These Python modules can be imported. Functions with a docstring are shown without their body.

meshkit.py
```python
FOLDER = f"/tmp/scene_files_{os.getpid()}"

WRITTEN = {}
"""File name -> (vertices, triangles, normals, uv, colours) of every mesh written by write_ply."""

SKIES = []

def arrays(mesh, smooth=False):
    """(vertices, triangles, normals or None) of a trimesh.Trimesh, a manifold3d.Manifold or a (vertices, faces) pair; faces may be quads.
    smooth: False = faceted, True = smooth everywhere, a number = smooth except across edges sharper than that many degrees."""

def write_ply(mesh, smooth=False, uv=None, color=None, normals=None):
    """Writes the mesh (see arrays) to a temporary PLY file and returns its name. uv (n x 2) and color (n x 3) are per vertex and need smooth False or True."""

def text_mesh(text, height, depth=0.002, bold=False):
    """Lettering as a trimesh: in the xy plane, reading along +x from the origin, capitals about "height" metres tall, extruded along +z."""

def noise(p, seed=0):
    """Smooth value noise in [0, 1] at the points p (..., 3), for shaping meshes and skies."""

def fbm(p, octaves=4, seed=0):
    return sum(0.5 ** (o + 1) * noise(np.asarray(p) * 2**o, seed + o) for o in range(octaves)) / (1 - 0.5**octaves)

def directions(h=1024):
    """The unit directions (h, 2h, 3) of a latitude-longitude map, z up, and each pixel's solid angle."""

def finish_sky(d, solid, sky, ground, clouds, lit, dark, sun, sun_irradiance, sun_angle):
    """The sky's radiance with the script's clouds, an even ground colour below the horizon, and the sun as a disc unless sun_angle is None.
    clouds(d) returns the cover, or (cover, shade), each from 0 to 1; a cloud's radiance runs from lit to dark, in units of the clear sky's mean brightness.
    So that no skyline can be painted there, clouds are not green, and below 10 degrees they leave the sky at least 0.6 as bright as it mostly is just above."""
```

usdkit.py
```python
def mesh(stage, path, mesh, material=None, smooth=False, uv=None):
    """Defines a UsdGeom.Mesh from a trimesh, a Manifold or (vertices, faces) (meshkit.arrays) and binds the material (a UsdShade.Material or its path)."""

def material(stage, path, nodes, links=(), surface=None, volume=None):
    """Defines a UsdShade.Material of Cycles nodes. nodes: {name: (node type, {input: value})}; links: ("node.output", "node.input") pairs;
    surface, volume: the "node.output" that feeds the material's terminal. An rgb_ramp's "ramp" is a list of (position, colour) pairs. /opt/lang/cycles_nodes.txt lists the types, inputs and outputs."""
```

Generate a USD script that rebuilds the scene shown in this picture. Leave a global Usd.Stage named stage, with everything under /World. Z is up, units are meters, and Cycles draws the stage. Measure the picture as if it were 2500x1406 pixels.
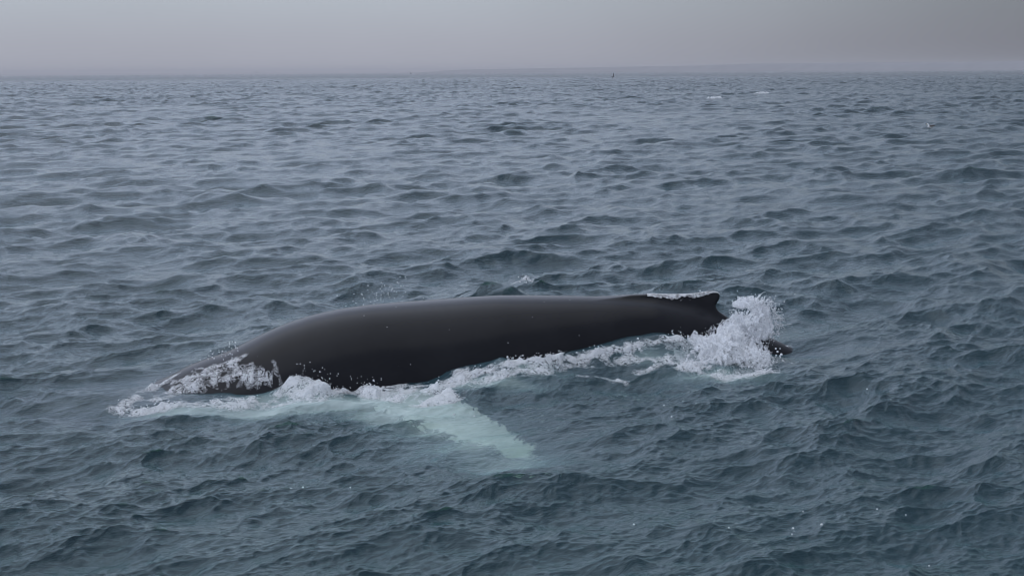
import math
import numpy as np
import trimesh
import usdkit
import meshkit
from pxr import Gf, Sdf, Usd, UsdGeom, UsdLux, UsdShade, Vt
from scipy.ndimage import gaussian_filter, map_coordinates

stage = Usd.Stage.CreateInMemory()
UsdGeom.SetStageUpAxis(stage, UsdGeom.Tokens.z)
UsdGeom.SetStageMetersPerUnit(stage, 1.0)
UsdGeom.Xform.Define(stage, '/World')
UsdGeom.Scope.Define(stage, '/World/Looks')
L = '/World/Looks/'

# ------------------------------------------------------------------ camera, sky, sun, exposure
F, EYE = 3400.0, np.array([0.0, 0.0, 4.4])          # focal length in photo pixels, eye on the deck of a boat
PITCH, ROLL = math.atan2(529.0, F), math.radians(0.37)
fw = np.array([0.0, math.cos(PITCH), -math.sin(PITCH)])
rt0, up0 = np.array([1.0, 0, 0]), np.array([0.0, math.sin(PITCH), math.cos(PITCH)])
rt = math.cos(ROLL) * rt0 - math.sin(ROLL) * up0
up = math.cos(ROLL) * up0 + math.sin(ROLL) * rt0
cam = UsdGeom.Camera.Define(stage, '/World/camera')
cam.CreateHorizontalApertureAttr(36.0)
cam.CreateVerticalApertureAttr(36.0 * 575 / 1024)
cam.CreateFocalLengthAttr(36.0 * F / 2500.0)
cam.CreateClippingRangeAttr(Gf.Vec2f(0.1, 20000))
cam.CreateExposureAttr(0.0)
cam.AddTransformOp().Set(Gf.Matrix4d(*rt, 0, *up, 0, *(-fw), 0, *EYE, 1))

SUN_AZ, SUN_EL = math.radians(-60), math.radians(74)
SKY_STRENGTH = 0.1
dome = UsdLux.DomeLight.Define(stage, '/World/sky')
dome.GetPrim().SetCustomDataByKey('kind', 'structure')
sky_mat = usdkit.material(stage, L + 'overcast_sky', {
    'tc': ('texture_coordinate', {}),
    'xyz': ('separate_xyz', {}),
    'sky': ('sky_texture', {'sky_type': 'single_scattering', 'sun_disc': False, 'sun_elevation': SUN_EL, 'sun_rotation': SUN_AZ, 'altitude': 10, 'aerosol_density': 3.0}),
    'map': ('mapping', {'scale': (1.3, 1.3, 3.0)}),
    'nz': ('noise_texture', {'scale': 1.6, 'detail': 5, 'roughness': 0.5}),
    'nr': ('map_range', {'from_min': 0.3, 'from_max': 0.7, 'to_min': 0.92, 'to_max': 1.06, 'clamp': True}),
    # dimmer towards the right: lens vignette plus sky gradient, put into the colour
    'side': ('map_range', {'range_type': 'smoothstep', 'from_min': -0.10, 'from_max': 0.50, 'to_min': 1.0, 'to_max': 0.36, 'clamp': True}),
    # cloud base is brighter overhead than at the murky horizon
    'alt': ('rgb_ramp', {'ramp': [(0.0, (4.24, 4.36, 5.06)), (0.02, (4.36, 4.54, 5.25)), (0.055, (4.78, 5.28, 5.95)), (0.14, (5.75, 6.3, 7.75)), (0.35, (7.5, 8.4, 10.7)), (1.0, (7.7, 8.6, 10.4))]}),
    'm1': ('vector_math', {'math_type': 'scale'}),
    'm2': ('vector_math', {'math_type': 'scale'}),
    'mix': ('mix_color', {'fac': 0.93}),
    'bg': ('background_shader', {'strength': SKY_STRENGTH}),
}, [('tc.generated', 'xyz.vector'), ('tc.generated', 'map.vector'), ('map.vector', 'nz.vector'), ('nz.fac', 'nr.value'),
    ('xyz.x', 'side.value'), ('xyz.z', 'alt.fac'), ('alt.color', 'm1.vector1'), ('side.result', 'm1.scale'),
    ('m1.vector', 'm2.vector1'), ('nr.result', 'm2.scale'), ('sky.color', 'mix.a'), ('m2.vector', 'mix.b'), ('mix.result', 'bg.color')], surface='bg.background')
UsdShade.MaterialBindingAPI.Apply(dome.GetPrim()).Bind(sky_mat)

sun = UsdLux.DistantLight.Define(stage, '/World/sun')
sun.CreateNormalizeAttr(True)
sun.CreateIntensityAttr(0.12)
sun.CreateAngleAttr(85.0)
sun.CreateColorAttr(Gf.Vec3f(1.0, 0.99, 0.975))
to_sun = np.array([math.sin(SUN_AZ) * math.cos(SUN_EL), math.cos(SUN_AZ) * math.cos(SUN_EL), math.sin(SUN_EL)])
zx = to_sun
xx = np.cross([0, 0, 1.0], zx); xx /= np.linalg.norm(xx)
yx = np.cross(zx, xx)
sun.AddTransformOp().Set(Gf.Matrix4d(*xx, 0, *yx, 0, *zx, 0, 0, 0, 50, 1))


# ------------------------------------------------------------------ helpers
def at(px, py, Y):
    """The point at world depth Y that the photograph shows at pixel (px, py)."""
    d = fw + rt * (px - 1250) / F + up * (703 - py) / F
    return EYE + d * (Y / d[1])


def on_sea(px, py, z=0.0):
    d = fw + rt * (px - 1250) / F + up * (703 - py) / F
    return EYE + d * ((z - EYE[2]) / d[2])


def tag(prim, label=None, cat=None, group=None, kind=None):
    prim = prim.GetPrim() if hasattr(prim, 'GetPrim') else prim
    for k, v in (('label', label), ('category', cat), ('group', group), ('kind', kind)):
        if v:
            prim.SetCustomDataByKey(k, v)
    return prim


def surface_nets(field, origin, h):
    """Mesh of field = 0 (inside where positive) on a regular grid with spacing h (number or three)."""
    ins = field > 0
    nx, ny, nz = (s - 1 for s in field.shape)
    acc = np.zeros((nx, ny, nz, 3), np.float32)
    cnt = np.zeros((nx, ny, nz), np.float32)
    corner = [(i, j, k) for i in (0, 1) for j in (0, 1) for k in (0, 1)]
    for a in corner:
        for ax in range(3):
            if a[ax]:
                continue
            b = list(a); b[ax] = 1
            fa = field[a[0]:a[0] + nx, a[1]:a[1] + ny, a[2]:a[2] + nz]
            fb = field[b[0]:b[0] + nx, b[1]:b[1] + ny, b[2]:b[2] + nz]
            cross = (fa > 0) != (fb > 0)
            t = np.where(cross, fa / np.where(cross, fa - fb, 1), 0)
            for q in range(3):
                acc[..., q] += cross * (a[q] + (t if q == ax else 0))
            cnt += cross
    active = cnt > 0
    index = np.full(active.shape, -1, np.int64)
    index[active] = np.arange(active.sum())
    cells = np.argwhere(active)
    v = (cells + acc[active] / cnt[active][:, None]) * h + np.asarray(origin)
    faces = []
    for ax in range(3):
        o = [q for q in range(3) if q != ax]
        lo = [slice(1, -1)] * 3; lo[ax] = slice(0, -1)
        hi = [slice(1, -1)] * 3; hi[ax] = slice(1, None)
        A, B = ins[tuple(lo)], ins[tuple(hi)]
        e = np.argwhere(A != B)
        if not len(e):
            continue
        flip = A[tuple(e.T)]
        base = e.copy(); base[:, o[0]] += 1; base[:, o[1]] += 1
        quad = []
        for d0, d1 in ((-1, -1), (0, -1), (0, 0), (-1, 0)):
            c = base.copy(); c[:, o[0]] += d0; c[:, o[1]] += d1
            quad.append(index[tuple(c.T)])
        quad = np.stack(quad, 1)
        if ax == 1:
            flip = ~flip
        quad[~flip] = quad[~flip][:, ::-1]
        faces.append(quad)
    quad = np.vstack(faces)
    quad = quad[(quad >= 0).all(1)]
    return v, np.vstack([quad[:, [0, 1, 2]], quad[:, [0, 2, 3]]])


def soft_noise(shape, sigma, seed):
    g = gaussian_filter(np.random.default_rng(seed).standard_normal(shape).astype(np.float32), sigma, mode='wrap')
    return g / g.std()


def smin(a, b, k):
    h = np.clip(0.5 + 0.5 * (b - a) / k, 0, 1)
    return b * (1 - h) + a * h - k * h * (1 - h)


# ------------------------------------------------------------------ materials
water_mat = usdkit.material(stage, L + 'sea_water', {
    'geo': ('geometry', {}),
    'turn': ('vector_rotate', {'rotate_type': 'z_axis', 'angle': math.radians(-36)}),
    'rot': ('mapping', {'scale': (0.42, 1.0, 1.0)}),
    'n1': ('noise_texture', {'scale': 9.0, 'detail': 4, 'roughness': 0.6, 'distortion': 0.4}),
    'bump': ('bump', {'strength': 0.9, 'distance': 0.022}),
    'ruf': ('attribute', {'attribute': 'unresolved_ripples'}),
    'glass': ('glass_bsdf', {'color': (1, 1, 1), 'IOR': 1.333}),
    'air': ('attribute', {'attribute': 'aeration'}),
    'murk': ('rgb_ramp', {'ramp': [(0.0, (0.13, 0.29, 0.35)), (0.25, (0.38, 0.52, 0.50)), (1.0, (0.66, 0.78, 0.76))]}),
    'dif': ('diffuse_bsdf', {}),
    'fac': ('math', {'math_type': 'multiply_add', 'value2': 0.60, 'value3': 0.068}),
    'mx': ('mix_closure', {}),
    'vol': ('absorption_volume', {'color': (0.74, 0.84, 0.76), 'density': 1.0}),
}, [('geo.position', 'turn.vector'), ('turn.vector', 'rot.vector'), ('rot.vector', 'n1.vector'), ('n1.fac', 'bump.height'), ('bump.normal', 'glass.normal'), ('ruf.fac', 'glass.roughness'),
    ('air.fac', 'murk.fac'), ('murk.color', 'dif.color'), ('air.fac', 'fac.value1'), ('fac.value', 'mx.fac'), ('glass.BSDF', 'mx.closure1'), ('dif.BSDF', 'mx.closure2')],
    surface='mx.closure', volume='vol.volume')

skin_mat = usdkit.material(stage, L + 'whale_skin', {
    'geo': ('geometry', {}),
    'n1': ('noise_texture', {'scale': 1.2, 'detail': 5, 'roughness': 0.6}),
    'ramp': ('rgb_ramp', {'ramp': [(0.3, (0.0030, 0.0032, 0.0045)), (0.7, (0.0065, 0.0068, 0.0085))]}),
    'spots': ('voronoi_texture', {'scale': 5.0, 'randomness': 1.0}),
    'spot': ('map_range', {'from_min': 0.035, 'from_max': 0.05, 'to_min': 1.0, 'to_max': 0.0, 'clamp': True}),
    'mixs': ('mix_color', {'b': (0.30, 0.30, 0.31)}),
    'n2': ('noise_texture', {'scale': 30.0, 'detail': 5, 'roughness': 0.7}),
    'bump': ('bump', {'strength': 0.22, 'distance': 0.006}),
    'rr': ('map_range', {'from_min': 0.3, 'from_max': 0.7, 'to_min': 0.11, 'to_max': 0.20, 'clamp': True}),
    'p': ('principled_bsdf', {'specular_ior_level': 0.21, 'coat_ior': 1.4}),
}, [('geo.position', 'n1.vector'), ('geo.position', 'n2.vector'), ('geo.position', 'spots.vector'), ('n1.fac', 'ramp.fac'), ('spots.distance', 'spot.value'),
    ('spot.result', 'mixs.fac'), ('ramp.color', 'mixs.a'), ('mixs.result', 'p.base_color'), ('n2.fac', 'bump.height'), ('bump.normal', 'p.normal'),
    ('n1.fac', 'rr.value'), ('rr.result', 'p.roughness')], surface='p.BSDF')

pale_mat = usdkit.material(stage, L + 'white_flipper_skin', {
    'geo': ('geometry', {}),
    'n1': ('noise_texture', {'scale': 3.0, 'detail': 4}),
    'ramp': ('rgb_ramp', {'ramp': [(0.3, (0.72, 0.74, 0.71)), (0.65, (0.90, 0.91, 0.88))]}),
    'p': ('principled_bsdf', {'roughness': 0.5}),
}, [('geo.position', 'n1.vector'), ('n1.fac', 'ramp.fac'), ('ramp.color', 'p.base_color')], surface='p.BSDF')

# ------------------------------------------------------------------ the whale's shape (X along the body, n across it, z up)
def axis_y(X):
    return np.interp(X, [-7, -4.75, -1.5, 2.6, 4.6, 7.5], [19.0, 19.75, 20.95, 21.9, 22.25, 22.6])


_xs = np.linspace(-8, 8, 400)
_ys = gaussian_filter(axis_y(_xs), 18)
def axis(X):
    return np.interp(X, _xs, _ys)


def sil(px, py):
    """Body-frame (X, z) of a silhouette pixel, taken on the body's mid plane."""
    Y = 21.0
    for _ in range(8):
        p = at(px, py, Y); Y = float(axis(p[0]))
    return p[0], p[2]


TOP = [(420, 915), (450, 897), (500, 878), (550, 862), (600, 836), (650, 811), (700, 790), (760, 771), (830, 756), (900, 746), (1000, 738), (1080, 732),
       (1150, 727), (1220, 723), (1280, 723), (1400, 724), (1500, 726), (1600, 733), (1700, 751), (1745, 768), (1800, 788), (1860, 816), (1900, 833), (1945, 854)]
top = np.array([sil(*p) for p in TOP])
top = np.vstack([[(-7.1, -0.75), (-6.6, -0.42), (-6.0, -0.28), (-5.4, -0.07)], top, [(5.4, -0.42), (6.0, -0.62), (6.6, -0.7), (7.2, -0.74)]])
top = top[np.argsort(top[:, 0])]
HX = [-7.1, -6.6, -5.8, -4.7, -3.5, -2.2, -1.0, 0.3, 1.5, 2.6, 3.5, 4.4, 5.3, 6.2, 6.9, 7.2]
HW = [0.05, 0.65, 1.08, 1.28, 1.34, 1.38, 1.36, 1.22, 0.98, 0.72, 0.54, 0.42, 0.30, 0.9, 1.7, 1.9]
HH = [0.05, 0.45, 0.75, 1.00, 1.28, 1.42, 1.38, 1.22, 1.00, 0.75, 0.55, 0.40, 0.26, 0.12, 0.07, 0.03]
hs = 0.03
gx = np.arange(-7.3, 7.4, 0.034); gn = np.arange(-2.1, 2.1, hs); gz = np.arange(-2.35, 1.35, hs)
GX, GN, GZ = np.meshgrid(gx, gn, gz, indexing='ij', sparse=True)


def smooth_interp(x, xp, fp, s=6):
    d = np.linspace(-8, 8, 800)
    return np.interp(x, d, gaussian_filter(np.interp(d, xp, fp), s))


ztop = smooth_interp(gx, top[:, 0], top[:, 1], 3)[:, None, None]
hw = smooth_interp(gx, HX, HW, 10)[:, None, None]
hh = smooth_interp(gx, HX, HH, 10)[:, None, None]
zc = ztop - hh
q = np.sqrt((GN / hw) ** 2 + ((GZ - zc) / hh) ** 2)
body = (q - 1) * np.minimum(hw, hh)
body = np.where((GX < -7.1) | (GX > 7.2), np.maximum(body, 0.02), body)
# dorsal fin: outline in the X-z plane, thinning towards its edge
FIN = [(1470, 748), (1540, 725), (1600, 720), (1650, 719), (1690, 717), (1715, 713.5), (1735, 711.5), (1750, 712.5), (1757, 718), (1757, 727), (1752, 736), (1746, 745), (1746, 752), (1752, 763), (1765, 776), (1780, 800), (1700, 830), (1500, 800)]
fin2 = np.array([sil(*p) for p in FIN])
import shapely
poly = shapely.Polygon(fin2)
FX, FZ = np.meshgrid(gx, gz, indexing='ij')
box = (FX > fin2[:, 0].min() - 0.3) & (FX < fin2[:, 0].max() + 0.3) & (FZ > -0.2)
d2 = np.full(FX.shape, 1.0)
pts = shapely.points(FX[box], FZ[box])
d2[box] = shapely.distance(poly.exterior, pts) * np.where(shapely.contains(poly, pts), -1, 1)
zrel = np.clip((FZ - 0.2) / 0.65, 0, 1)
thick = 0.12 - 0.08 * zrel
fin = np.maximum(d2[:, None, :], np.abs(GN) - thick[:, None, :])
field = -smin(body, fin, 0.20)
bv, bf = surface_nets(field, (gx[0], gn[0], gz[0]), np.array([0.034, hs, hs]))


def to_world(v):
    v = np.array(v, float)
    v[:, 1] += axis(v[:, 0])
    return v


bw = to_world(bv)
whale_mesh = trimesh.Trimesh(bw, bf, process=False)
trimesh.smoothing.filter_taubin(whale_mesh, iterations=6)
if whale_mesh.volume < 0:
    whale_mesh.invert()
whale = UsdGeom.Xform.Define(stage, '/World/whale')
tag(whale, 'black humpback whale surfacing with its low dorsal fin and back above the water', 'whale')
usdkit.mesh(stage, '/World/whale/body', whale_mesh, skin_mat, smooth=True)

# pale scuffed skin along the top of the fin's leading edge
whale_v = np.asarray(whale_mesh.vertices)
near_fin = (whale_v[:, 0] > sil(1560, 720)[0]) & (whale_v[:, 0] < sil(1760, 712)[0]) & (whale_v[:, 2] > 0.62)
sub = trimesh.Trimesh(whale_v, np.asarray(whale_mesh.faces)[near_fin[bf].all(1)], process=False)
sub.remove_unreferenced_vertices()
sub = sub.subdivide().subdivide()
sv, sn = np.asarray(sub.vertices), np.asarray(sub.vertex_normals)
vn = meshkit.noise(sv * 13, 4) * 0.45 + meshkit.noise(sv * 31, 9) * 0.35 + meshkit.noise(sv * 70, 5) * 0.2
crest = np.interp(sv[:, 0], fin2[1:9, 0], fin2[1:9, 1])
ramp_in = np.clip((sv[:, 0] - sil(1578, 720)[0]) / 0.4, 0, 1)
taper = np.clip((sil(1752, 712)[0] - sv[:, 0]) / 0.3, 0.2, 1)
sel = (sv[:, 0] > sil(1578, 720)[0]) & (sn[:, 2] > 0.02) & ((crest - sv[:, 2]) < (0.004 + 0.062 * ramp_in * taper) * (2.6 * vn - 0.35))
fsel = sel[sub.faces].all(1)
used = np.unique(sub.faces[fsel])
remap = np.full(len(sv), -1); remap[used] = np.arange(len(used))
scar = (sv[used] + sn[used] * 0.005, remap[np.asarray(sub.faces)[fsel]])
scar_mat = usdkit.material(stage, L + 'pale_scuffed_skin', {
    'geo': ('geometry', {}), 'n1': ('noise_texture', {'scale': 20.0, 'detail': 4}),
    'ramp': ('rgb_ramp', {'ramp': [(0.38, (0.22, 0.22, 0.22)), (0.58, (0.66, 0.66, 0.67))]}),
    'p': ('principled_bsdf', {'roughness': 0.55})},
    [('geo.position', 'n1.vector'), ('n1.fac', 'ramp.fac'), ('ramp.color', 'p.base_color')], surface='p.BSDF')
m = usdkit.mesh(stage, '/World/whale/fin_edge', scar, scar_mat, smooth=True)
tag(m, 'white scuffed strip along the front edge of the dorsal fin')


def make_flipper(root, tip, chord, sag):
    """A long flipper with a knobbly leading edge, lofted from flattened ellipses."""
    root, tip = np.array(root, float), np.array(tip, float)
    ln = np.linalg.norm(tip - root); d = (tip - root) / ln
    side = np.cross(d, [0, 0, 1]); side /= np.linalg.norm(side)
    upv = np.cross(side, d)
    n, k = 56, 28
    rings = []
    for i in range(n):
        t = i / (n - 1)
        c = chord * np.interp(t, [0, 0.12, 0.35, 0.6, 0.8, 0.93, 1], [0.75, 0.9, 1.0, 0.88, 0.66, 0.42, 0.04])
        th = c * 0.13 + 0.01
        knob = 0.03 * chord * math.sin(t * 34) * (t < 0.95)
        cen = root + d * ln * t + side * (-0.28 * chord * t * t * 1.6) + np.array([0, 0, sag * math.sin(t * math.pi)])
        a = np.linspace(0, 2 * math.pi, k, endpoint=False)
        e = np.cos(a) * c / 2 + knob * (np.cos(a) > 0.3)
        rings.append(cen + e[:, None] * side + (np.sin(a) * th / 2)[:, None] * upv)
    v = np.vstack(rings + [root[None], (rings[-1].mean(0))[None]])
    f = []
    for i in range(n - 1):
        for j in range(k):
            a, b = i * k + j, i * k + (j + 1) % k
            f += [(a, b, b + k), (a, b + k, a + k)]
    for j in range(k):
        f.append((n * k, (j + 1) % k, j)); f.append((n * k + 1, (n - 1) * k + j, (n - 1) * k + (j + 1) % k))
    mm = trimesh.Trimesh(v, np.array(f), process=False)
    if mm.volume < 0:
        mm.invert()
    return mm


m = usdkit.mesh(stage, '/World/whale/flipper', make_flipper((-2.1, 20.0, -0.34), (-0.22, 16.65, -1.15), 1.12, 0.26), pale_mat, smooth=True)
tag(m, 'white flipper stretched out under the water towards the viewer')

# ------------------------------------------------------------------ the sea
WIND = math.radians(-54)     # direction the waves run


def ocean_tile(size, n, seed, lmin, lmax, lpeak, rms, spread, chop, fall=3.9):
    rng = np.random.default_rng(seed)
    k1 = np.fft.fftfreq(n, 1 / n) * 2 * np.pi / size
    kx, ky = np.meshgrid(k1, k1, indexing='ij')
    k = np.hypot(kx, ky); k[0, 0] = 1
    kp = 2 * np.pi / lpeak
    cosd = (kx * math.cos(WIND) + ky * math.sin(WIND)) / k
    p = np.exp(-0.8 * (kp / k) ** 2) / k ** fall * (0.06 + np.clip(cosd, 0, 1) ** spread)
    lam = 2 * np.pi / k
    p *= np.clip((lam / lmin - 1) / 0.4, 0, 1) * np.clip((lmax / lam - 1) / 0.4, 0, 1)
    p[0, 0] = 0
    hk = np.sqrt(p) * (rng.standard_normal((n, n)) + 1j * rng.standard_normal((n, n)))
    z = np.fft.ifft2(hk).real
    s = rms / z.std()
    dx = np.fft.ifft2(1j * hk * kx / k).real
    dy = np.fft.ifft2(1j * hk * ky / k).real
    return dict(size=size, n=n, z=(z * s).astype(np.float32), x=(dx * s * chop).astype(np.float32), y=(dy * s * chop).astype(np.float32))


TILES = [(ocean_tile(83.0, 512, 11, 0.9, 40, 4.2, 0.079, 7, 1.2, 3.75), 0.0),
         (ocean_tile(19.3, 512, 12, 0.30, 1.3, 1.1, 0.021, 5, 1.05, 3.5), 0.35),
         (ocean_tile(5.7, 512, 13, 0.06, 0.36, 0.36, 0.0055, 2.5, 0.9, 3.4), 0.12)]


def sample(t, comp, x, y):
    s = t['n'] / t['size']
    return map_coordinates(t[comp], [x * s, y * s], order=3, mode='grid-wrap')


def sea_local(x, y):
    """Heights the whale itself makes, and how calm it keeps the wind waves around it."""
    ay = axis(np.clip(x, -7, 7))
    across = y - ay
    along = np.clip(1 - np.maximum(np.abs(x - 0.1) - 5.2, 0) / 1.5, 0, 1)
    near = np.exp(-(across / 2.0) ** 2) * along
    calm = (1 - 0.75 * near) * (1 - 0.75 * np.exp(-((x - 0.1) / 1.5) ** 2 - ((y - 16.3) / 1.8) ** 2))
    h = np.zeros_like(x)
    def bump(cx, cy, sx, sy, a, turn=0.0):
        c, s = math.cos(turn), math.sin(turn)
        u, w = (x - cx) * c + (y - cy) * s, -(x - cx) * s + (y - cy) * c
        return a * np.exp(-(u / sx) ** 2 - (w / sy) ** 2)
    for b in BUMPS:
        h += bump(*b)
    return h, calm


BUMPS = [
    (-4.0, 18.7, 0.9, 0.40, 0.10, 0.3), (-5.2, 18.5, 0.8, 0.4, 0.06, 0.3), (-2.9, 19.0, 0.38, 0.26, 0.34, 0.3),
    (-1.4, 19.45, 0.9, 0.6, 0.02, 0.2), (-0.2, 19.85, 0.9, 0.40, 0.22, 0.25), (1.1, 20.65, 1.0, 0.50, 0.26, 0.25), (2.4, 21.1, 0.9, 0.6, 0.34, 0.25),
    (3.4, 20.7, 0.8, 0.5, 0.06, 0.2), (4.5, 21.8, 0.9, 0.7, -0.14, 0.0), (5.2, 21.3, 0.6, 0.4, 0.06, 0.2), (0.0, 25.6, 0.85, 0.50, 0.34, -0.2), (-1.1, 25.2, 1.0, 0.45, 0.25, 0.35),
]


def sea_point(x, y, spacing):
    h, calm = sea_local(x, y)
    X, Y, Z = x.copy(), y.copy(), h
    c, sn = math.cos(WIND), math.sin(WIND)
    u, w2 = (x * c + y * sn) / 9.0, (-x * sn + y * c) / 16.0
    sets = 0.25 + 1.55 * meshkit.fbm(np.stack([u, w2, u * 0 + 3.3], 1), 2, 8)        # waves come in sets, with slicks between
    lee = 0.68 + 0.32 * np.clip((np.hypot(x, y) - 13.0) / 16.0, 0, 1)            # the boat shelters the water close to it
    sets = sets * lee
    gust = 0.5 + 1.05 * meshkit.fbm(np.stack([u * 1.9, w2 * 1.5, u * 0 + 7.7], 1), 3, 5)
    for t, cut in TILES:
        if cut:
            w = np.clip(1.6 - spacing / cut, 0, 1)
        else:
            w = np.clip(2.2 - spacing / 3.0, 0.25, 1) * (1 + 1.1 * np.clip((spacing - 0.25) / 1.6, 0, 1))
        a = (w * calm * (gust if cut else sets)).astype(np.float32)
        if not a.any():
            continue
        on = a > 0
        Z[on] += a[on] * sample(t, 'z', x[on], y[on])
        X[on] += a[on] * sample(t, 'x', x[on], y[on])
        Y[on] += a[on] * sample(t, 'y', x[on], y[on])
    return X, Y, Z


def azimuths(step_px):
    """Bearings all round: fine where the boat looks, coarse behind it."""
    n = int(round(2 * 1390 / step_px / 8)) * 8
    fine = np.arctan(np.linspace(-1390, 1390, n + 1) / F)
    t = np.linspace(0, 1, 65)[1:]
    side = fine[-1] + (math.pi - fine[-1]) * (0.25 * t + 0.75 * t ** 2)
    return np.concatenate([-side[::-1], fine, side])[1:]      # the last equals the first turned once round


AZ = azimuths(2.9)                  # ring 1
AZ = AZ[: len(AZ) // 4 * 4]
radii = [[6.5]]
r = 6.5
def grow(limit, step):
    global r
    out = []
    while r < limit:
        r += step(r); out.append(r)
    return out
rows1 = [6.5] + grow(46, lambda r: max(0.0125, r * r / 6130 * 0.76))
rows2 = grow(950, lambda r: 0.29 + max(0, r - 60) * 0.0033)
rows3 = grow(7000, lambda r: r * 0.022)
verts, faces, rough, count = [], [], [], 0


def ring(rows, az):
    R, A = np.meshgrid(np.array(rows), az, indexing='ij')
    return R, A


def add_band(index):
    a, b = index[:-1], index[1:]
    a2, b2 = np.roll(a, -1, 1), np.roll(b, -1, 1)
    q = np.stack([a, a2, b2, b], -1).reshape(-1, 4)
    faces.append(q[:, [0, 1, 2]]); faces.append(q[:, [0, 2, 3]])


prev = None
for level, rows in enumerate((rows1, rows2, rows3)):
    az = AZ[:: 2 ** level]
    if prev is not None:
        rows = [prev[0]] + rows
    R, A = ring(rows, az)
    x, y = R * np.sin(A), R * np.cos(A)
    dr = np.gradient(np.array(rows))[:, None]
    daz = np.minimum(np.abs(np.gradient(az)), 1.0)[None] * R
    X, Y, Z = sea_point(x.ravel(), y.ravel(), (np.maximum(dr, daz)).ravel())
    rough.append((0.03 + 0.12 * np.clip((np.maximum(dr, daz) - 0.2) / 1.2, 0, 1) ** 0.7 + 0.26 * np.clip((np.maximum(dr, daz) - 2.6) / 4.0, 0, 1)).reshape(len(rows), len(az))[(1 if prev is not None else 0):])
    P = np.stack([X, Y, Z], 1).reshape(len(rows), len(az), 3)
    idx = np.arange(P.shape[0] * P.shape[1]).reshape(P.shape[:2]) + count
    if prev is not None:
        # share the border with the finer ring: its own row, every second point, the points between pulled onto the line
        big = prev[1]
        idx = idx - len(az)
        idx[0] = prev[2][::2]
        P = P[1:]
        row = big[-1]
        row[1::2] = 0.5 * (row[0::2] + np.roll(row[0::2], -1, 0))
    verts.append(P)
    add_band(idx)
    count += P.shape[0] * P.shape[1]
    prev = (rows[-1], P, idx[-1])
    if level == 0:
        first = idx[0]
V = np.vstack([p.reshape(-1, 3) for p in verts])
# floor, rim and middle, so that the water is a closed body
DEPTH = -14.0
rim = prev[2]
low = V[rim].copy(); low[:, 2] = DEPTH
li = np.arange(len(rim)) + len(V)
mid_top, mid_low = len(V) + len(rim), len(V) + len(rim) + 1
V = np.vstack([V, low, [[0, 0, 0.0]], [[0, 0, DEPTH]]])
n2 = np.roll(li, -1); r2 = np.roll(rim, -1); f2 = np.roll(first, -1)
faces += [np.stack([rim, r2, n2], 1), np.stack([rim, n2, li], 1), np.stack([li, n2, np.full(len(li), mid_low)], 1), np.stack([f2, first, np.full(len(first), mid_top)], 1)]
SF = np.vstack(faces)[:, ::-1]
fa, fb, fc = V[SF[:, 0]], V[SF[:, 1]], V[SF[:, 2]]
nrm = np.cross(fb - fa, fc - fa)
if np.median(nrm[: 100000, 2]) < 0:
    SF = SF[:, ::-1]
print('sea triangles', len(SF), 'whale', len(bf))
m = usdkit.mesh(stage, '/World/sea', (V, SF), water_mat, smooth=True)
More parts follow.
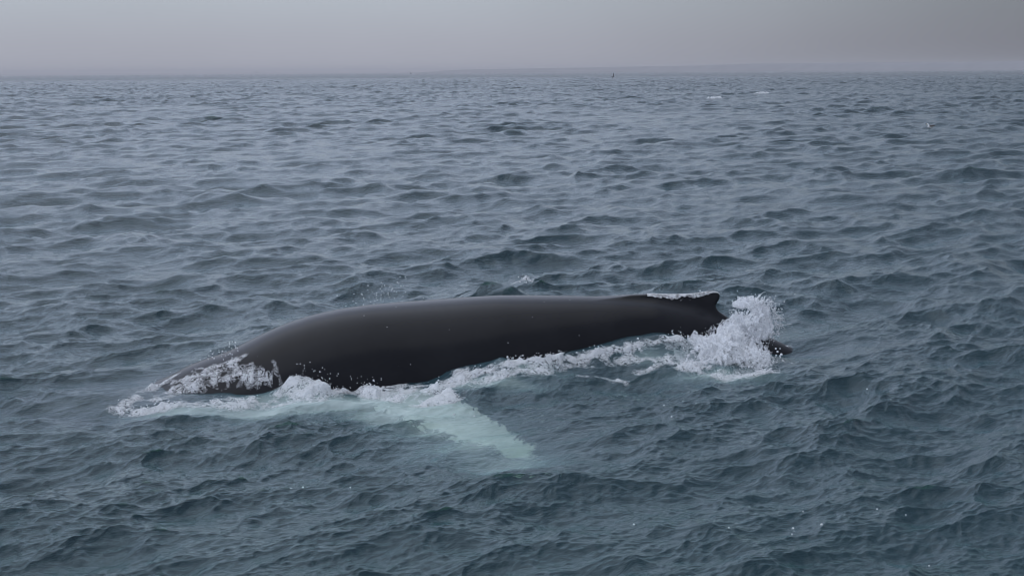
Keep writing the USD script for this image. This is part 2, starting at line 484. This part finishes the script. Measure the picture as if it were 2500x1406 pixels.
# fine bubbles mixed into the top of the water where the whale has churned it
AIR = [(640, 985, 0.75, 0.35, 0.75), (760, 968, 0.85, 0.45, 0.85), (880, 965, 0.7, 0.40, 0.8), (500, 990, 0.7, 0.25, 0.6), (980, 992, 0.55, 0.45, 0.7), (1060, 985, 0.4, 0.35, 0.5),
       (1180, 935, 0.6, 0.22, 0.5), (1300, 915, 0.4, 0.2, 0.3), (1600, 885, 0.4, 0.2, 0.2), (1770, 905, 0.6, 0.25, 0.5), (1060, 1030, 0.7, 0.6, 0.24), (1130, 1070, 0.6, 0.6, 0.22), (1220, 1110, 0.6, 0.6, 0.18)]
air = np.zeros(len(V))
box = (np.abs(V[:, 0]) < 7) & (V[:, 1] > 15) & (V[:, 1] < 25) & (V[:, 2] > -3)
bx = V[box]
acc = np.zeros(len(bx))
for px, py, sx, sy, amp in AIR:
    c = on_sea(px, py, 0.08)
    acc = np.maximum(acc, amp * np.exp(-((bx[:, 0] - c[0]) / sx) ** 2 - ((bx[:, 1] - c[1]) / sy) ** 2))
wisp = meshkit.fbm(np.stack([bx[:, 0] * 2.2, bx[:, 1] * 1.6, bx[:, 0] * 0], 1), 4, 3)
air[box] = np.clip(acc * (0.35 + 1.3 * wisp), 0, 1)
UsdGeom.PrimvarsAPI(m).CreatePrimvar('aeration', Sdf.ValueTypeNames.FloatArray, 'vertex').Set(Vt.FloatArray.FromNumpy(air.astype(np.float32)))
rough = np.concatenate([x.ravel() for x in rough] + [np.full(len(V) - count, 0.3)])
UsdGeom.PrimvarsAPI(m).CreatePrimvar('unresolved_ripples', Sdf.ValueTypeNames.FloatArray, 'vertex').Set(Vt.FloatArray.FromNumpy(rough.astype(np.float32)))
tag(m, kind='structure')

# ------------------------------------------------------------------ far shore
def far_shore():
    rng = np.random.default_rng(5)
    n = 160
    t = np.linspace(0, 1, n)
    px = 980 + 2300 * t
    dist = 4200 - 2300 * t ** 0.8
    crest = (4.4 + (1.5 + 14.0 * np.clip(t / 0.5, 0, 1) ** 0.8) / F * dist) * np.clip(t / 0.06, 0, 1)
    crest += gaussian_filter(rng.standard_normal(n), 3) * 1.4 * np.clip(t / 0.1, 0, 1)
    ridge = np.array([at(p, 200, d) for p, d in zip(px, dist)])
    rows = []
    for off, k in ((-60, -0.3), (-35, 0.45), (0, 0.85), (50, 1.0), (160, 0.9), (320, -0.3)):
        q = ridge.copy(); q[:, 1] += off
        q[:, 2] = np.where(k < 0, -1.0, crest * k + gaussian_filter(rng.standard_normal(n), 2) * 0.5)
        rows.append(q)
    v = np.vstack(rows); f = []
    for i in range(len(rows) - 1):
        for j in range(n - 1):
            a = i * n + j
            f += [(a, a + 1, a + n + 1), (a, a + n + 1, a + n)]
    return v, np.array(f)


hill_mat = usdkit.material(stage, L + 'distant_scrub', {
    'geo': ('geometry', {}), 'n1': ('noise_texture', {'scale': 0.03, 'detail': 5}),
    'ramp': ('rgb_ramp', {'ramp': [(0.3, (0.15, 0.16, 0.175)), (0.7, (0.21, 0.22, 0.235))]}), 'p': ('principled_bsdf', {'roughness': 0.9})},
    [('geo.position', 'n1.vector'), ('n1.fac', 'ramp.fac'), ('ramp.color', 'p.base_color')], surface='p.BSDF')
tag(usdkit.mesh(stage, '/World/hills', far_shore(), hill_mat, smooth=True), kind='structure')

# ------------------------------------------------------------------ foam, splash, spray
foam_mat = usdkit.material(stage, L + 'white_foam', {
    'geo': ('geometry', {}),
    'n1': ('noise_texture', {'scale': 34.0, 'detail': 4, 'roughness': 0.65}),
    'ramp': ('rgb_ramp', {'ramp': [(0.32, (0.52, 0.55, 0.58)), (0.52, (0.88, 0.89, 0.90))]}),
    'n2': ('noise_texture', {'scale': 90.0, 'detail': 3, 'roughness': 0.7}),
    'bump': ('bump', {'strength': 0.6, 'distance': 0.012}),
    'p': ('principled_bsdf', {'roughness': 0.45}),
    'tl': ('translucent_bsdf', {'color': (0.86, 0.86, 0.87)}),
    'mx': ('mix_closure', {'fac': 0.4}),
}, [('geo.position', 'n1.vector'), ('geo.position', 'n2.vector'), ('n1.fac', 'ramp.fac'), ('ramp.color', 'p.base_color'), ('n2.fac', 'bump.height'),
    ('bump.normal', 'p.normal'), ('p.BSDF', 'mx.closure1'), ('tl.BSDF', 'mx.closure2')], surface='mx.closure')

lace_mat = usdkit.material(stage, L + 'lacy_foam', {
    'geo': ('geometry', {}),
    'n1': ('noise_texture', {'scale': 34.0, 'detail': 4, 'roughness': 0.65}),
    'ramp': ('rgb_ramp', {'ramp': [(0.32, (0.56, 0.59, 0.62)), (0.52, (0.88, 0.89, 0.90))]}),
    'n2': ('noise_texture', {'scale': 80.0, 'detail': 3, 'roughness': 0.7}),
    'bump': ('bump', {'strength': 0.6, 'distance': 0.012}),
    'p': ('principled_bsdf', {'roughness': 0.45}),
    'thk': ('attribute', {'attribute': 'thickness'}),
    'n3': ('noise_texture', {'scale': 17.0, 'detail': 6, 'roughness': 0.68, 'distortion': 1.2}),
    'rid': ('math', {'math_type': 'subtract', 'value2': 0.5}),
    'ab': ('math', {'math_type': 'absolute'}),
    'net': ('math', {'math_type': 'multiply_add', 'value2': -8.0}),
    'cut': ('map_range', {'range_type': 'smoothstep', 'from_min': -0.30, 'from_max': 0.42, 'to_min': 0.0, 'to_max': 1.0, 'clamp': True}),
    'clear': ('transparent_bsdf', {}),
    'tl': ('translucent_bsdf', {'color': (0.86, 0.86, 0.87)}),
    'wh': ('mix_closure', {'fac': 0.35}),
    'mx': ('mix_closure', {}),
}, [('geo.position', 'n1.vector'), ('geo.position', 'n2.vector'), ('geo.position', 'n3.vector'), ('n1.fac', 'ramp.fac'), ('ramp.color', 'p.base_color'),
    ('n2.fac', 'bump.height'), ('bump.normal', 'p.normal'), ('n3.fac', 'rid.value1'), ('rid.value', 'ab.value1'), ('ab.value', 'net.value1'), ('thk.fac', 'net.value3'),
    ('net.value', 'cut.value'), ('cut.result', 'mx.fac'), ('p.BSDF', 'wh.closure1'), ('tl.BSDF', 'wh.closure2'), ('clear.BSDF', 'mx.closure1'), ('wh.closure', 'mx.closure2')], surface='mx.closure')

ICO = trimesh.creation.icosphere(0)
ICO1 = trimesh.creation.icosphere(1)


def drops(points, radii, ball=ICO, stretch=None):
    v = np.asarray(ball.vertices)[None] * np.asarray(radii)[:, None, None]
    if stretch is not None:
        d = stretch / np.maximum(np.linalg.norm(stretch, axis=1, keepdims=True), 1e-9)
        v = v + (v @ d[:, :, None]) * d[:, None, :] * np.minimum(np.linalg.norm(stretch, axis=1), 4)[:, None, None]
    v = v + np.asarray(points)[:, None]
    f = np.asarray(ball.faces)[None] + (np.arange(len(points)) * len(ball.vertices))[:, None, None]
    return v.reshape(-1, 3), f.reshape(-1, 3)


def join(*parts):
    vs, fs, n = [], [], 0
    for v, f in parts:
        vs.append(v); fs.append(f + n); n += len(v)
    return np.vstack(vs), np.vstack(fs)


def hull_top(x, y):
    """Height of the whale's back over (x, y); far below where it is not."""
    w, hgt = np.interp(x, gx, hw[:, 0, 0]), np.interp(x, gx, hh[:, 0, 0])
    u = (y - axis(x)) / w
    return np.where(np.abs(u) < 0.97, np.interp(x, gx, zc[:, 0, 0]) + hgt * np.sqrt(np.clip(1 - u * u, 0, 1)), -5.0)


def sea_at(px, py):
    """The nearest point of the sea, or of the whale's head, along the line of sight."""
    d = fw + rt * (px - 1250) / F + up * (703 - py) / F
    Y = np.arange(16.0, 30.0, 0.01)
    p = EYE + d * (Y / d[1])[:, None]
    h, _c = sea_local(p[:, 0], p[:, 1])
    if px < 722:
        h = np.maximum(h, hull_top(p[:, 0], p[:, 1]))
    k = np.argmax(p[:, 2] <= h)
    return p[k].copy()


def tube(path, r0, r1, k=5):
    path = np.asarray(path, float); n = len(path)
    d = np.gradient(path, axis=0); d /= np.linalg.norm(d, axis=1, keepdims=True)
    u = np.cross(d, [0.3, 1.0, 0.2]); u /= np.linalg.norm(u, axis=1, keepdims=True)
    w = np.cross(d, u)
    a = np.linspace(0, 2 * math.pi, k, endpoint=False)
    rr = np.linspace(r0, r1, n)[:, None, None]
    v = path[:, None] + rr * (np.cos(a)[None, :, None] * u[:, None] + np.sin(a)[None, :, None] * w[:, None])
    f = []
    for i in range(n - 1):
        for j in range(k):
            p, q = i * k + j, i * k + (j + 1) % k
            f += [(p, q, q + k), (p, q + k, p + k)]
    return v.reshape(-1, 3), np.array(f)


# the plume thrown up in front of the tail stock
def blob(px, py, Y, rx, ry, rz, w=1.0):
    return (*at(px, py, Y), rx, ry, rz, w)


PLUME = [blob(1765, 868, 20.75, 0.50, 0.42, 0.26), blob(1700, 888, 20.6, 0.36, 0.40, 0.16), blob(1835, 895, 20.6, 0.28, 0.36, 0.16), blob(1790, 838, 20.9, 0.36, 0.28, 0.24), blob(1715, 850, 20.95, 0.22, 0.25, 0.15),
         blob(1838, 795, 21.05, 0.30, 0.20, 0.24), blob(1862, 765, 21.1, 0.20, 0.15, 0.20), blob(1838, 742, 21.1, 0.22, 0.12, 0.09), blob(1808, 744, 21.1, 0.10, 0.08, 0.06), blob(1870, 805, 21.1, 0.18, 0.16, 0.16)]


def plume():
    lo, hi, h = np.array([2.45, 19.9, -0.25]), np.array([4.35, 21.6, 1.15]), 0.0125
    n = np.ceil((hi - lo) / h).astype(int)
    x, y, z = (lo[i] + np.arange(n[i]) * h for i in range(3))
    x, y, z = np.meshgrid(x, y, z, indexing='ij', sparse=True)
    s = np.full(tuple(n), 9.0, np.float32)
    for cx, cy, cz, rx, ry, rz, w in PLUME:
        s = smin(s, np.sqrt(((x - cx) / rx) ** 2 + ((y - cy) / ry) ** 2 + ((z - cz) / rz) ** 2).astype(np.float32), 0.25)
    big = soft_noise(s.shape, (9, 9, 9), 21)
    mid = soft_noise(s.shape, (3.2, 4, 4.5), 22)
    fine = soft_noise(s.shape, (1.3, 1.3, 2.0), 23)
    fld = 0.98 - s + 0.13 * big + 0.13 * mid + 0.15 * fine
    v, f = surface_nets(fld, lo, h)
    rng = np.random.default_rng(31)
    # loose drops round the plume's edge
    edge = np.argwhere((s > 0.95) & (s < 1.55))
    pick = edge[rng.integers(0, len(edge), 12000)]
    keep = rng.random(len(pick)) < np.exp(-3.2 * np.clip(s[tuple(pick.T)] - 0.95, 0, 9))
    p = pick[keep] * h + lo + rng.normal(0, 0.006, (keep.sum(), 3))
    rad = rng.gamma(1.8, 0.0016, len(p)) + 0.002
    cen = at(1800, 850, 20.9)
    at_v = map_coordinates(s, ((v - lo) / h).T, order=1)
    dv, df = drops(p, rad, ICO, (p - cen) * 0.8)
    return join((v, f), (dv, df)), np.concatenate([np.clip(3.6 - 2.6 * at_v, 0.30, 1.6), np.full(len(dv), 2.0)])


def strand(pts, Y, r0=0.012, r1=0.004, dy=0.0):
    q = np.array([at(px, py, Y + dy * i / len(pts)) for i, (px, py) in enumerate(pts)])
    t = np.linspace(0, len(q) - 1, len(q) * 5)
    path = np.stack([gaussian_filter(np.interp(t, np.arange(len(q)), q[:, k]), 1.5, mode='nearest') for k in range(3)], 1)
    path += gaussian_filter(np.random.default_rng(len(pts) + int(pts[0][0])).standard_normal(path.shape), (1.2, 0)) * 0.008
    return tube(path, r0, r1)


STRANDS = [[(1882, 752), (1892, 764), (1903, 772), (1905, 790), (1902, 808), (1892, 818)], [(1905, 776), (1911, 780)], [(1820, 735), (1808, 730), (1797, 733), (1793, 742)],
           [(1872, 752), (1879, 742), (1876, 730)], [(1850, 726), (1853, 719)], [(1840, 728), (1838, 720)], [(1866, 730), (1869, 722)], [(1855, 830), (1862, 845), (1852, 858), (1842, 850)],
           [(1800, 790), (1793, 802), (1788, 812)], [(1900, 770), (1897, 786), (1885, 800)]]
(pv, pf), pt = plume()
rng = np.random.default_rng(63)
jets = []
for i in range(90):                                   # thin jets torn off the top and the sides
    a = rng.uniform(-0.35, math.pi + 0.45)
    px0, py0 = 1846 + 48 * math.cos(a) + rng.normal(0, 5), 783 - 44 * math.sin(a) + rng.normal(0, 5)
    ln, bend = rng.gamma(2.0, 7.0), rng.normal(0, 0.5)
    t = np.linspace(0, 1, 5)
    jets.append(strand([(px0 + ln * u * math.cos(a + bend * u), py0 - ln * u * math.sin(a + bend * u) + 4 * u * u) for u in t], 21.05 + rng.normal(0, 0.08), rng.uniform(0.004, 0.011), 0.002))
pv, pf = join((pv, pf), *[strand(p, 21.1) for p in STRANDS], *jets)
pt = np.concatenate([pt, np.full(len(pv) - len(pt), 2.0)])
m = usdkit.mesh(stage, '/World/splash', (pv, pf), lace_mat, smooth=True)
UsdGeom.PrimvarsAPI(m).CreatePrimvar('thickness', Sdf.ValueTypeNames.FloatArray, 'vertex').Set(Vt.FloatArray.FromNumpy(pt.astype(np.float32)))
tag(m, 'white plume of splashing water thrown up in front of the whale tail stock', 'splash', kind='stuff')

# foam on the water: strokes (points in the photograph, half width in metres, strength)
STROKES = [
    ([(300, 985), (340, 968), (390, 945), (430, 925)], 0.10, 0.55), ([(300, 990), (340, 995), (400, 992), (470, 992), (560, 988)], 0.14, 0.62),
    ([(425, 925), (480, 908), (530, 903), (570, 893), (605, 880)], 0.06, 1.05), ([(600, 881), (632, 884), (650, 896)], 0.05, 0.72), ([(650, 896), (672, 908), (700, 915)], 0.05, 0.46),
    ([(440, 935), (520, 920), (575, 908)], 0.10, 0.56), ([(575, 908), (625, 910)], 0.07, 0.42),
    ([(380, 965), (450, 950), (540, 936)], 0.13, 0.54), ([(540, 936), (600, 930), (660, 928)], 0.09, 0.44), ([(660, 928), (705, 925)], 0.06, 0.40),
    ([(420, 985), (500, 972), (570, 962)], 0.16, 0.56), ([(570, 962), (640, 955), (700, 942)], 0.14, 0.50), ([(560, 988), (660, 972), (760, 955)], 0.20, 0.60),
    ([(700, 925), (720, 914), (738, 912), (760, 924), (795, 937), (725, 935)], 0.16, 1.3), ([(760, 925), (830, 935), (900, 940), (960, 955)], 0.22, 0.95),
    ([(900, 950), (960, 972), (1030, 978), (1080, 972)], 0.16, 1.0), ([(1010, 952), (1060, 948), (1100, 930), (1112, 915)], 0.18, 1.2), ([(960, 945), (1020, 955), (1080, 955)], 0.30, 0.6),
    ([(820, 918), (880, 925), (960, 932), (1040, 928), (1100, 915)], 0.10, 0.85), ([(1080, 945), (1150, 938), (1220, 922), (1300, 908), (1335, 915)], 0.19, 0.60),
    ([(1110, 918), (1180, 908), (1250, 892), (1275, 888), (1330, 900)], 0.10, 1.05), ([(1290, 893), (1400, 880), (1500, 858), (1600, 840), (1650, 828)], 0.09, 1.0),
    ([(1340, 905), (1420, 892), (1500, 880), (1600, 862), (1660, 858)], 0.15, 0.50), ([(1420, 928), (1480, 926), (1530, 930)], 0.09, 0.34), ([(1560, 915), (1600, 895)], 0.10, 0.42),
    ([(1600, 878), (1660, 885), (1690, 890)], 0.15, 0.8), ([(1680, 900), (1740, 915), (1800, 918), (1860, 908)], 0.16, 1.3), ([(1860, 850), (1885, 845), (1915, 855)], 0.10, 0.8),
    ([(1240, 684), (1265, 684), (1285, 690), (1305, 700)], 0.09, 1.0),
]


def foam(strokes, seed, h=0.0125):
    lines = []
    for pts, w, a in strokes:
        q = np.array([sea_at(*p)[:2] for p in pts])
        lines.append((q, w, a))
    allp = np.vstack([q for q, _, _ in lines])
    lo, hi = allp.min(0) - 0.6, allp.max(0) + 0.6
    x = np.arange(lo[0], hi[0], h); y = np.arange(lo[1], hi[1], h)
    X, Y = np.meshgrid(x, y, indexing='ij')
    env = np.zeros(X.shape, np.float32)
    for q, w, a in lines:
        for p0, p1 in zip(q[:-1], q[1:]):
            m0, m1 = np.minimum(p0, p1) - 4 * w, np.maximum(p0, p1) + 4 * w
            i0, i1 = np.searchsorted(x, [m0[0], m1[0]]); j0, j1 = np.searchsorted(y, [m0[1], m1[1]])
            xx, yy = X[i0:i1, j0:j1] - p0[0], Y[i0:i1, j0:j1] - p0[1]
            e = p1 - p0
            t = np.clip((xx * e[0] + yy * e[1]) / (e @ e), 0, 1)
            d = np.hypot(xx - t * e[0], yy - t * e[1])
            env[i0:i1, j0:j1] = np.maximum(env[i0:i1, j0:j1], a * np.exp(-(d / w) ** 2))
    n1, n2, n3 = soft_noise(X.shape, 9, seed), soft_noise(X.shape, 3.2, seed + 1), soft_noise(X.shape, 1.3, seed + 2)
    lace = 1 - np.abs(soft_noise(X.shape, 5.0, seed + 3)) * 1.1 - np.abs(soft_noise(X.shape, 2.2, seed + 4)) * 0.45     # thin winding threads
    cover = env * (0.95 + 0.35 * n1) + (0.20 * n2 + 0.08 * n3) * np.clip(env * 3, 0, 1) - 0.12
    cover = np.where(env > 0.06, cover, -1)
    on = cover > 0.0
    face = on[:-1, :-1] & on[1:, :-1] & on[:-1, 1:] & on[1:, 1:]
    ii, jj = np.nonzero(face)
    need = np.zeros(X.shape, bool)
    for a, b in ((0, 0), (1, 0), (0, 1), (1, 1)):
        need[ii + a, jj + b] = True
    idx = np.full(X.shape, -1); idx[need] = np.arange(need.sum())
    xs, ys = X[need], Y[need]
    PX, PY, PZ = sea_point(xs, ys, np.full(len(xs), 0.03))
    over = (PX < -2.95) & (hull_top(PX, PY) > PZ)
    PZ = np.where(over, hull_top(PX, PY) + 0.012, PZ)
    c = cover[need]; lump = np.clip(c - 0.45, 0, 1.0)
    rise = 0.006 + lump * (0.050 + 0.022 * n1[need] + 0.008 * n2[need] + 0.003 * n3[need]) + 0.003 * n2[need]
    v = np.stack([PX + 0.010 * n2[need] * lump, PY + 0.010 * n1[need] * lump, PZ + np.maximum(rise, 0.004)], 1)
    f = np.vstack([np.stack([idx[ii, jj], idx[ii + 1, jj], idx[ii + 1, jj + 1]], 1), np.stack([idx[ii, jj], idx[ii + 1, jj + 1], idx[ii, jj + 1]], 1)])
    return v, f, c


fv, ff, fc_ = foam(STROKES, 41)
rng = np.random.default_rng(77)
strong = np.nonzero(fc_ > 0.75)[0]
hop = strong[rng.integers(0, len(strong), 1100)]
hp = fv[hop] + np.stack([rng.normal(0, 0.03, len(hop)), rng.normal(0, 0.03, len(hop)), rng.gamma(1.4, 0.016, len(hop))], 1)
dv, df = drops(hp, rng.gamma(2.0, 0.002, len(hp)) + 0.003)
thick = np.concatenate([fc_, np.full(len(dv), 2.0)])
fv, ff = join((fv, ff), (dv, df))
m = usdkit.mesh(stage, '/World/foam', (fv, ff), lace_mat, smooth=True)
UsdGeom.PrimvarsAPI(m).CreatePrimvar('thickness', Sdf.ValueTypeNames.FloatArray, 'vertex').Set(Vt.FloatArray.FromNumpy(thick.astype(np.float32)))
tag(m, 'white churned foam washing along the near side of the whale', 'foam', kind='stuff')
print('foam', len(ff), 'splash', len(pf))

# spray: drops in the air
sp, sr = [], []
def spray(n, px, py, sx, sy, Y, r, slope=0.0):
    for _ in range(n):
        a, b = rng.normal(0, 1, 2)
        sp.append(at(px + a * sx, py + b * sy + a * sx * slope, Y + rng.normal(0, 0.15))); sr.append(r * rng.uniform(0.6, 1.5))
spray(60, 925, 722, 45, 17, 22.3, 0.0065, -0.25)
spray(26, 545, 856, 22, 8, 20.2, 0.007, -0.35)
spray(22, 500, 880, 30, 6, 19.9, 0.006, -0.45)
spray(24, 560, 865, 30, 14, 19.6, 0.007)
spray(45, 1880, 884, 22, 16, 20.7, 0.014)
spray(30, 1850, 740, 40, 22, 21.0, 0.007)
spray(26, 1252, 880, 9, 8, 20.0, 0.007)
spray(14, 780, 908, 28, 7, 19.3, 0.006)
spray(12, 880, 921, 40, 4, 19.4, 0.005)
spray(12, 1280, 684, 22, 7, 26.0, 0.011)
spray(9, 745, 892, 22, 8, 19.1, 0.007)
m = usdkit.mesh(stage, '/World/spray', drops(np.array(sp), np.array(sr), ICO1), foam_mat, smooth=True)
tag(m, 'scattered white water drops flying above the whale and the splash', 'spray', kind='stuff')

# whitecaps far off and flecks of foam drifting near the boat
def whitecap(name, px, py, length, label, seed):
    p = on_sea(px, py, 0.10)
    n = (int(length / 0.05) + 16, 26, 20)
    h = 0.05
    x, y, z = ((np.arange(k) - k / 2) * h for k in n)
    x, y, z = np.meshgrid(x, y, z, indexing='ij')
    fld = 1 - np.sqrt((x / (length / 2)) ** 2 + ((y - 0.12 * np.sin(x * 1.3)) / 0.4) ** 2 + ((z - 0.08 * np.cos(x * 1.1)) / (0.15 - 0.04 * x / length)) ** 2)
    fld = (fld + 0.34 * soft_noise(n, 2.5, seed) + 0.22 * soft_noise(n, 1.0, seed + 1)).astype(np.float32)
    fld[0] = fld[-1] = -1; fld[:, 0] = fld[:, -1] = -1; fld[:, :, 0] = fld[:, :, -1] = -1
    v, f = surface_nets(fld, p - np.array(n) / 2 * h, h)
    m = usdkit.mesh(stage, '/World/' + name, (v, f), lace_mat, smooth=True)
    t = 0.12 + 0.55 * meshkit.noise(v * [1.5, 4, 4], seed) + 0.3 * (v[:, 2] > p[2] + 0.03)
    UsdGeom.PrimvarsAPI(m).CreatePrimvar('thickness', Sdf.ValueTypeNames.FloatArray, 'vertex').Set(Vt.FloatArray.FromNumpy(t.astype(np.float32)))
    tag(m, label, 'whitecap', 'whitecaps breaking far off')


whitecap('whitecap', 1744, 241, 2.1, 'short solid whitecap far off, left one of the pair near the horizon', 91)
whitecap('whitecap_001', 1860, 229, 2.3, 'broken ragged whitecap far off, right one of the pair near the horizon', 93)

FLECKS = [(1107, 1008, .02), (1155, 1008, .026), (1205, 999, .018), (706, 1189, .016), (735, 1190, .017), (745, 1188, .012), (1934, 1270, .02), (1998, 1281, .022), (1955, 1241, .012),
          (1638, 1025, .016), (2139, 1239, .016), (2218, 1258, .014), (2260, 1350, .016), (2111, 956, .018), (1620, 994, .016), (1930, 1284, .012), (1800, 1295, .013), (1550, 1268, .012), (848, 1185, .012)]
flv = []
for px, py, rr_ in FLECKS:
    p = on_sea(px, py)
    a = np.array([p[0]]), np.array([p[1]])
    X1, Y1, Z1 = sea_point(a[0], a[1], np.array([0.03]))
    flv.append((float(X1[0]), float(Y1[0]), float(Z1[0]) + 0.004))
v, f = drops(np.array(flv), np.array([q[2] for q in FLECKS]) * 0.6, ICO1)
m = usdkit.mesh(stage, '/World/foam_flecks', (v, f), foam_mat, smooth=True)
tag(m, 'tiny white flecks of foam drifting on the dark water in front', 'foam flecks', kind='stuff')

# ------------------------------------------------------------------ birds
def plain(name, color, rough=0.6):
    return usdkit.material(stage, L + name, {
        'geo': ('geometry', {}), 'n': ('noise_texture', {'scale': 25.0, 'detail': 2}),
        'mx': ('mix_color', {'a': tuple(c * 0.8 for c in color), 'b': tuple(min(1, c * 1.2) for c in color)}), 'p': ('principled_bsdf', {'roughness': rough})},
        [('geo.position', 'n.vector'), ('n.fac', 'mx.fac'), ('mx.result', 'p.base_color')], surface='p.BSDF')


dark_feather, white_feather, brown_feather, bill_mat = plain('dark_feathers', (0.02, 0.02, 0.022)), plain('white_feathers', (0.75, 0.75, 0.74)), plain('brown_feathers', (0.06, 0.05, 0.045)), plain('yellow_bill', (0.5, 0.36, 0.08))


def lathe(xs, rs, zs=None, ky=1.0, kz=1.0, k=14):
    a = np.linspace(0, 2 * math.pi, k, endpoint=False)
    zs = np.zeros(len(xs)) if zs is None else zs
    v = np.vstack([np.stack([np.full(k, x), np.cos(a) * r * ky, np.sin(a) * r * kz + z], 1) for x, r, z in zip(xs, rs, zs)] + [[[xs[0], 0, zs[0]]], [[xs[-1], 0, zs[-1]]]])
    f = []
    n = len(xs)
    for i in range(n - 1):
        for j in range(k):
            p, q = i * k + j, i * k + (j + 1) % k
            f += [(p, q, q + k), (p, q + k, p + k)]
    for j in range(k):
        f += [(n * k, (j + 1) % k, j), (n * k + 1, (n - 1) * k + j, (n - 1) * k + (j + 1) % k)]
    m = trimesh.Trimesh(v, f, process=False)
    if m.volume < 0:
        m.invert()
    return m


def wing_mesh(side, span, lift):
    n = 9
    t = np.linspace(0, 1, n)
    y = side * (0.05 + span * t)
    lead = 0.10 + 0.07 * np.sin(t * math.pi) - 0.16 * t ** 2
    chord = 0.17 * (1 - 0.75 * t ** 1.6)
    z = 0.03 + lift * np.sin(t * 1.8) * span
    th = 0.014 * (1 - 0.7 * t)
    v = []
    for i in range(n):
        v += [(lead[i], y[i], z[i]), (lead[i] - chord[i] * 0.4, y[i], z[i] + th[i]), (lead[i] - chord[i], y[i], z[i] - 0.01), (lead[i] - chord[i] * 0.4, y[i], z[i] - th[i] * 0.5)]
    f = []
    for i in range(n - 1):
        for j in range(4):
            p, q = i * 4 + j, i * 4 + (j + 1) % 4
            f += [(p, q, q + 4), (p, q + 4, p + 4)]
    f += [(0, 1, 2), (0, 2, 3), (4 * n - 4, 4 * n - 2, 4 * n - 3), (4 * n - 4, 4 * n - 1, 4 * n - 2)]
    m = trimesh.Trimesh(np.array(v), f, process=False)
    if m.volume < 0:
        m.invert()
    return m


def flying_bird(name, place, heading, roll, scale, lift, label):
    x = UsdGeom.Xform.Define(stage, '/World/' + name)
    x.AddTranslateOp().Set(Gf.Vec3d(*map(float, place)))
    x.AddRotateZOp().Set(heading); x.AddRotateXOp().Set(roll); x.AddScaleOp().Set(Gf.Vec3f(scale, scale, scale))
    tag(x, label, 'seabird', 'dark seabirds flying over the sea')
    p = str(x.GetPath())
    usdkit.mesh(stage, p + '/body', lathe([-0.22, -0.16, -0.05, 0.07, 0.15, 0.19, 0.23, 0.25], [0.012, 0.04, 0.075, 0.07, 0.045, 0.042, 0.03, 0.008], kz=0.9), dark_feather, smooth=True)
    usdkit.mesh(stage, p + '/bill', lathe([0.24, 0.28, 0.31], [0.014, 0.009, 0.002]), dark_feather, smooth=True)
    tail = trimesh.creation.extrude_polygon(shapely.Polygon([(-0.18, -0.03), (-0.36, -0.075), (-0.39, 0.0), (-0.36, 0.075), (-0.18, 0.03)]), 0.012)
    usdkit.mesh(stage, p + '/tail', tail, dark_feather)
    usdkit.mesh(stage, p + '/wing', wing_mesh(1, 0.62, lift), dark_feather, smooth=True)
    usdkit.mesh(stage, p + '/wing_001', wing_mesh(-1, 0.62, lift), dark_feather, smooth=True)


flying_bird('seabird', at(1497, 188, 260), 25, -62, 1.0, 0.35, 'dark seabird banking steeply just below the horizon, the largest one')
flying_bird('seabird_001', at(1003, 180, 300), 70, 20, 0.8, 0.5, 'small dark seabird low on the horizon near the middle of the sea')
flying_bird('seabird_002', at(626, 178, 520), 80, 15, 1.1, 0.5, 'faint seabird lost in the haze on the horizon, farthest left of the flying birds')

gx_, gy_, gz_ = on_sea(2272, 311, 0.12)
g = UsdGeom.Xform.Define(stage, '/World/gull')
g.AddTranslateOp().Set(Gf.Vec3d(float(gx_), float(gy_), float(gz_))); g.AddRotateZOp().Set(168); g.AddScaleOp().Set(Gf.Vec3f(1.15, 1.15, 1.15))
tag(g, 'white headed gull with brown wings floating on the water at right', 'gull')
usdkit.mesh(stage, '/World/gull/body', lathe([-0.20, -0.12, 0.0, 0.10, 0.17, 0.20], [0.02, 0.07, 0.10, 0.095, 0.055, 0.01], zs=[0.06, 0.03, 0.015, 0.02, 0.04, 0.05], kz=0.85), white_feather, smooth=True)
usdkit.mesh(stage, '/World/gull/head', trimesh.util.concatenate([lathe([0.08, 0.12, 0.17, 0.215, 0.235], [0.045, 0.05, 0.052, 0.035, 0.01], zs=[0.07, 0.13, 0.19, 0.20, 0.19])]), white_feather, smooth=True)
usdkit.mesh(stage, '/World/gull/bill', lathe([0.22, 0.26, 0.29], [0.016, 0.013, 0.003], zs=[0.19, 0.185, 0.175]), bill_mat, smooth=True)
for k, sd in (('wing', 1), ('wing_001', -1)):
    wm = lathe([-0.30, -0.20, -0.08, 0.04, 0.10], [0.008, 0.045, 0.075, 0.07, 0.02], zs=[0.10, 0.085, 0.07, 0.06, 0.05], ky=0.35, kz=0.8)
    wm.apply_translation([0, sd * 0.085, 0.01])
    usdkit.mesh(stage, '/World/gull/' + k, wm, brown_feather, smooth=True)

# ------------------------------------------------------------------ haze
HZ = 7300.0
hb = trimesh.creation.box([2 * HZ, 2 * HZ, 15.0 + 15.0])
hb.apply_translation([0, 0, (15.0 - 15.0) / 2])
haze_mat = usdkit.material(stage, L + 'sea_haze', {'v': ('principled_volume', {'color': (0.62, 0.60, 0.61), 'density': 0.00035, 'anisotropy': 0.0})}, [], volume='v.volume')
m = usdkit.mesh(stage, '/World/haze', hb, haze_mat)
tag(m, kind='stuff')
